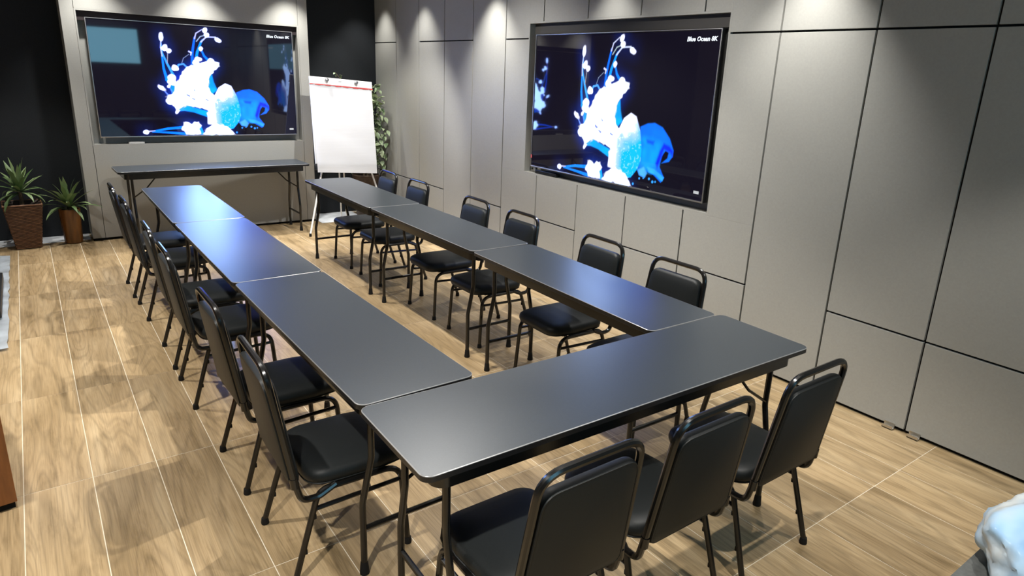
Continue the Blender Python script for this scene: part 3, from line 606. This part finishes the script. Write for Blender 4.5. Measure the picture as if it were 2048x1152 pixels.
# ------------------------------------------------------------------ plants
def blade_mesh(name, length, width, bend, fold=.25, n=9):
    me = MB(); rows = []; L = length/n; p = Vector((0, 0, 0)); a = PI/2
    for i in range(n+1):
        f = i/n; w = width*(.55+.45*math.sin(PI*min(1, f*1.35+.12)) if f < .65 else (1-f)/.35*.98)*.5 + .0006
        d = Vector((math.cos(a), 0, math.sin(a))); nn = Vector((-math.sin(a), 0, math.cos(a)))
        rows.append([me.bm.verts.new(p+Vector((0, -w, 0))+nn*w*fold), me.bm.verts.new(p), me.bm.verts.new(p+Vector((0, w, 0))+nn*w*fold)])
        p = p+d*L; a -= bend/n*(.4+1.2*f)
    for A, B_ in zip(rows, rows[1:]):
        for k in (0, 1): me.bm.faces.new((A[k], A[k+1], B_[k+1], B_[k]))
    m = me.mesh(name); m.materials.append(M['blade']); return m
BL = [blade_mesh('leaf', .34, .050, b) for b in (.15, .5, .95, 1.5)]
def crown(parent, z, n, scale, lean0, lean1, seed, keep=None):
    rg = random.Random(seed)
    for k in range(n):
        f = k/(n-1); az = k*2.399963+rg.uniform(-0.315, .25); tilt = lean0+(lean1-lean0)*f+rg.uniform(-.08, .08)
        if keep and math.sin(az)*math.sin(tilt) > keep: az = -az
        l = obj('leaf', BL[min(3, int(f*3+rg.random()*1.2))], None, parent)
        l.location = (.012*math.cos(az), .012*math.sin(az), z-.055*f)
        l.rotation_euler = (Matrix.Rotation(az, 3, 'Z') @ Matrix.Rotation(tilt, 3, 'Y')).to_euler()
        s = scale*rg.uniform(.78, 1.08)*(1-.12*abs(f-.5)); l.scale = (s, s*rg.uniform(.9, 1.15), s)
pl = thing('potted_plant', 'spiky green plant in a tall square brown wicker planter, left of the far wall', 'potted plant', (-.845, 6.02, 0), .03)
h0, h1, PH = .095, .150, .43
def frustum(m, a0, a1, z0, z1, cap=True):
    lo = [m.bm.verts.new((sx*a0, sy*a0, z0)) for sx, sy in ((-1,-1),(1,-1),(1,1),(-1,1))]; hi = [m.bm.verts.new((sx*a1, sy*a1, z1)) for sx, sy in ((-1,-1),(1,-1),(1,1),(-1,1))]
    for k in range(4): m.bm.faces.new((lo[k], lo[(k+1) % 4], hi[(k+1) % 4], hi[k]))
    if cap: m.bm.faces.new(lo[::-1])
    return lo, hi
p = MB(); lo, hi = frustum(p, h0-.004, h1-.004, .002, PH); lo2, hi2 = frustum(p, h0-.02, h1-.018, .36, PH, True)
for k in range(4): p.bm.faces.new((hi[k], hi[(k+1) % 4], hi2[(k+1) % 4], hi2[k]))
p.build('pot', 'wicker_dark', pl, False)
wv = MB(); ROWS, COLS = 30, 8
for side in range(4):                                                # woven strands: in front of one stake, behind the next
    R = Matrix.Rotation(side*PI/2, 3, 'Z')
    for j in range(ROWS):
        z = .006+(PH-.02)*(j+.5)/ROWS; half = h0+(h1-h0)*z/PH; dz = (PH-.02)/ROWS*.34; prev = None
        for i in range(COLS*2+1):
            x = -half+half*i/COLS; ph = math.cos(PI*(i/2+j)); out = .0005+.0065*(.5+.5*ph)
            ring = [wv.bm.verts.new(R @ Vector(c)) for c in ((x, -half+.004, z-dz), (x, -half-out, z-dz*.7), (x, -half-out, z+dz*.7), (x, -half+.004, z+dz))]
            if prev:
                for k in range(3): wv.bm.faces.new((prev[k], ring[k], ring[k+1], prev[k+1]))
            prev = ring
wo = wv.build('weave', 'wicker', pl, False); wo['kind'] = 'stuff'
rim = MB().tube([(-h1, -h1, PH), (h1, -h1, PH), (h1, h1, PH), (-h1, h1, PH)], .008, 6, closed=True); rim.build('rim', 'wicker', pl)
MB().box((-.118, -.118, .33), (.118, .118, .385)).build('soil', 'soil', pl, False)
MB().tube([(.0, 0, .37), (.004, .0, .47), (-.004, 0, .575)], [.019, .017, .019], 9).build('stem', 'trunk', pl)
crown(pl, .575, 30, .86, .10, 1.75, 5)
p2 = thing('potted_plant', 'smaller spiky green plant in a brown cylinder pot beside the grey wall edge', 'potted plant', (-.478, 6.03, 0), .0)
MB().lathe([(.070, .002), (.078, .01), (.084, .15), (.092, .33), (.090, .345), (.083, .345), (.080, .32)], 10).build('pot', 'brown_pot', p2)
MB().lathe([(.079, .290), (.079, .322), (.05, .335)], 12).build('soil', 'soil', p2)
MB().tube([(0, 0, .32), (.0, 0, .40)], [.018, .016], 8).build('stem', 'trunk', p2)
st = MB()
for k in range(9):
    a = k*.7; st.box((.055*math.cos(a)-.014, .055*math.sin(a)-.012, .332), (.055*math.cos(a)+.014, .055*math.sin(a)+.012, .350+.01*(k % 3)), .005)
st.build('pebble', 'moss', p2)
crown(p2, .40, 24, .88, .12, 1.45, 11, .05)
# leafy tree behind the flip chart
fi = thing('potted_tree', 'tall leafy potted tree standing in the corner behind the flip chart', 'potted plant', (2.66, 6.08, 0), 0)
MB().lathe([(.115, .002), (.125, .01), (.155, .44), (.168, .50), (.170, .52), (.162, .525), (.155, .50), (.150, .44)], 20).build('pot', 'dark_pot', fi)
MB().lathe([(.148, .42), (.148, .455), (.10, .465)], 16).build('soil', 'soil', fi)
rg = random.Random(21); tr = MB(); tips = []
for k in range(4):
    a = k*1.57+.4; pts = [(.03*math.cos(a), .03*math.sin(a), .45), (.05*math.cos(a), .04*math.sin(a), .95), (.10*math.cos(a), .05*math.sin(a), 1.35), (.14*math.cos(a), .07*math.sin(a), 1.60)]
    tr.tube(pts, [.012, .010, .007, .004], 6); tips.append(pts)
tr.build('trunk', 'trunk', fi)
lf = MB(); rows = []
for i in range(6):
    f = i/5; wdt = .019*math.sin(PI*f**.8)+.0003; rows.append([lf.bm.verts.new((.075*f, -wdt, .008*math.sin(PI*f)+wdt*.25)), lf.bm.verts.new((.075*f, 0, .008*math.sin(PI*f))), lf.bm.verts.new((.075*f, wdt, .008*math.sin(PI*f)+wdt*.25))])
for A, B_ in zip(rows, rows[1:]):
    for k in (0, 1): lf.bm.faces.new((A[k], A[k+1], B_[k+1], B_[k]))
LM = lf.mesh('leaf'); LM.materials.append(M['ficus'])
def leaf_at(c, s=None):
    l = obj('leaf', LM, None, fi); l.location = c; l.rotation_euler = (rg.uniform(-.6, .6), rg.uniform(-.3, 1.2), rg.uniform(0, 2*PI) if c[0] < .11 else rg.uniform(.55*PI, 1.6*PI)); s = s or rg.uniform(.8, 1.6); l.scale = (s, s, s)
cnt = 0
while cnt < 280:
    z = rg.uniform(.62, 1.62); rr = (.34 if z > .8 else .28)*(1-.35*max(0, (z-1.35)/.3)); a = rg.uniform(0, 2*PI); r = rr*math.sqrt(rg.random())
    x, y = r*math.cos(a), r*math.sin(a)*.7
    if cnt % 5 < 3: x = rg.uniform(.04, .24); y = rg.uniform(-.16, .12)
    if not (-.6 < x < .245) or y > .15: continue
    leaf_at((x, y, z)); cnt += 1
tw = MB().tube([(-.10, -.02, 1.45), (-0.285, -.01, 1.66), (-0.350, 0, 1.74)], .003, 5); tw.build('twig', 'trunk', fi)
for c in ((-0.350, 0, 1.735), (-0.335, .01, 1.715), (-0.315, -.01, 1.705), (-0.285, 0, 1.70), (-0.265, .01, 1.705)): leaf_at(c, .62)

# ------------------------------------------------------------------ small things
tag(MB().prism(rrect(.104, 6.020, .249, 6.052, .012), .967, .985, .004).build('remote_control', 'white_plastic'), 'white remote control lying on the ledge under the far television', 'remote control')
sb = thing('speaker_bar', 'small black speaker bar on the ledge under the right television', 'speaker', (XR+.036, 2.82, NZ0+.014), 0)
MB().box((-.022, -.155, .001), (.022, .155, .034), .008).build('housing', 'black_plastic', sb)
MB().box((-.0235, -.14, .006), (-.0215, .14, .028), .0005).build('grille', 'rubber', sb)
cb = thing('wall_socket', 'small steel plate with a black hole in the recess below the right television', 'socket', (XR+.064, 3.060, .978), 0)
MB().box((-.004, -.035, -.022), (.020, .035, .022), .003).build('plate', 'steel', cb)
MB().lathe([(.010, 0), (.010, .003)], 12).xform(Matrix.Translation((-.004, .012, 0)) @ Matrix.Rotation(-PI/2, 4, 'Y')).build('hole', 'rubber', cb)
# cabinet at the left edge, silver sheet on the floor, box with plastic bag at lower right
ca = thing('wooden_cabinet', 'orange-brown wooden cabinet at the left edge of the picture', 'cabinet', (-.949, 1.254, 0), .11)
MB().box((-.60, .0, .03), (0, .40, 1.05), .003).build('carcass', 'wood_panel', ca)
MB().box((-.59, .012, 0), (-.008, .39, .03)).build('plinth', 'gap', ca)
MB().box((-.62, -.012, 1.05), (.015, .42, 1.075), .003).build('top', 'wood_panel', ca)
MB().box((-.302, -.0015, .05), (-.298, .001, 1.04)).build('door_joint', 'gap', ca)
sh = MB(); rows = []; rg = random.Random(4)
for j in range(26):
    y = 3.17+(5.68-3.17)*j/25; rows.append([sh.bm.verts.new((x+(rg.uniform(-.006, .006) if i == 6 else 0), y, .014+rg.uniform(-.004, .006))) for i, x in enumerate((-1.70, -1.55, -1.4, -1.28, -1.16, -1.06, -.995))])
for A, B_ in zip(rows, rows[1:]):
    for k in range(6): sh.bm.faces.new((A[k], A[k+1], B_[k+1], B_[k]))
bmesh.ops.solidify(sh.bm, geom=list(sh.bm.faces), thickness=.012)
tag(sh.build('floor_sheet', 'silver'), 'crinkled silver sheet lying on the floor at the left edge', 'sheet')
bb = MB().box((-.10, -.55, 0), (.0, .50, .055), .006)
o = tag(bb.build('black_bar', 'blackboard'), 'long black bar lying on the silver sheet at the left edge', 'bar'); o.location = (-1.028, 4.33, .026); o.rotation_euler = (0, 0, .0)
tag(MB().box((-1.32, 3.79, .026), (-1.14, 4.22, .075), .006).build('black_case', 'blackboard'), 'short black case on the silver sheet beside the long black bar', 'case')
gb = thing('storage_box', 'grey fabric box on the floor at the lower right corner, under the plastic bag', 'box', (1.83, -1.555, 0), 0)
MB().box((-.52, -.30, .002), (.42, .30, .285), .01).build('body', 'grey_box', gb)
MB().box((-.525, -.305, .25), (.425, .305, .30), .008).build('lid', 'grey_box', gb)
bag = bmesh.new(); bmesh.ops.create_icosphere(bag, subdivisions=5, radius=1)
from mathutils import noise
for v in bag.verts:
    n_ = v.co.copy(); k = noise.noise(n_*1.8)*.16+noise.noise(n_*4+Vector((3,1,2)))*.06+abs(noise.noise(n_*9))*.045
    v.co = n_*(1+k); v.co.x *= .26; v.co.y *= .21; v.co.z = max(v.co.z*.16, -.10)
bm_ = MB(); bm_.bm.free(); bm_.bm = bag
mb = mat('bag_plastic', (.62,.78,.92), .22, spec=.5); q = NT(mb)
tc = q.node('ShaderNodeTexCoord'); nz_ = q.node('ShaderNodeTexNoise'); nz_.inputs['Scale'].default_value = 5; q.link(tc.outputs['Object'], nz_.inputs['Vector'])
r_ = q.ramp([(.34, (.26,.52,.88)), (.50, (.48,.70,.92)), (.68, (.72,.78,.80))]); q.link(nz_.outputs['Fac'], r_.inputs[0]); q.link(r_.outputs[0], q.b.inputs['Base Color'])
q.b.inputs['Subsurface Weight'].default_value = .0
M['bag'] = mb
bo = tag(bm_.build('plastic_bag', 'bag'), 'crumpled pale blue and white plastic bag on the grey box, lower right corner', 'bag'); bo.location = (1.775, -1.455, .402)
# window behind the camera (seen only mirrored in the far television)
wi = struct(MB().box((-1.0, YF-.001, 1.66), (1.62, YF+.012, 2.45), .002).build('window_1', 'bezel'))
mw = mat('window_daylight', (.1,.1,.1), .3, emit=(.30,.74,1.0), es=WINDOW)
for i in range(2):
    MB().box((-.97+i*1.30, YF+.0121, 1.69), (.29+i*1.30, YF+.016, 2.42), .001).build('pane', mw, wi)
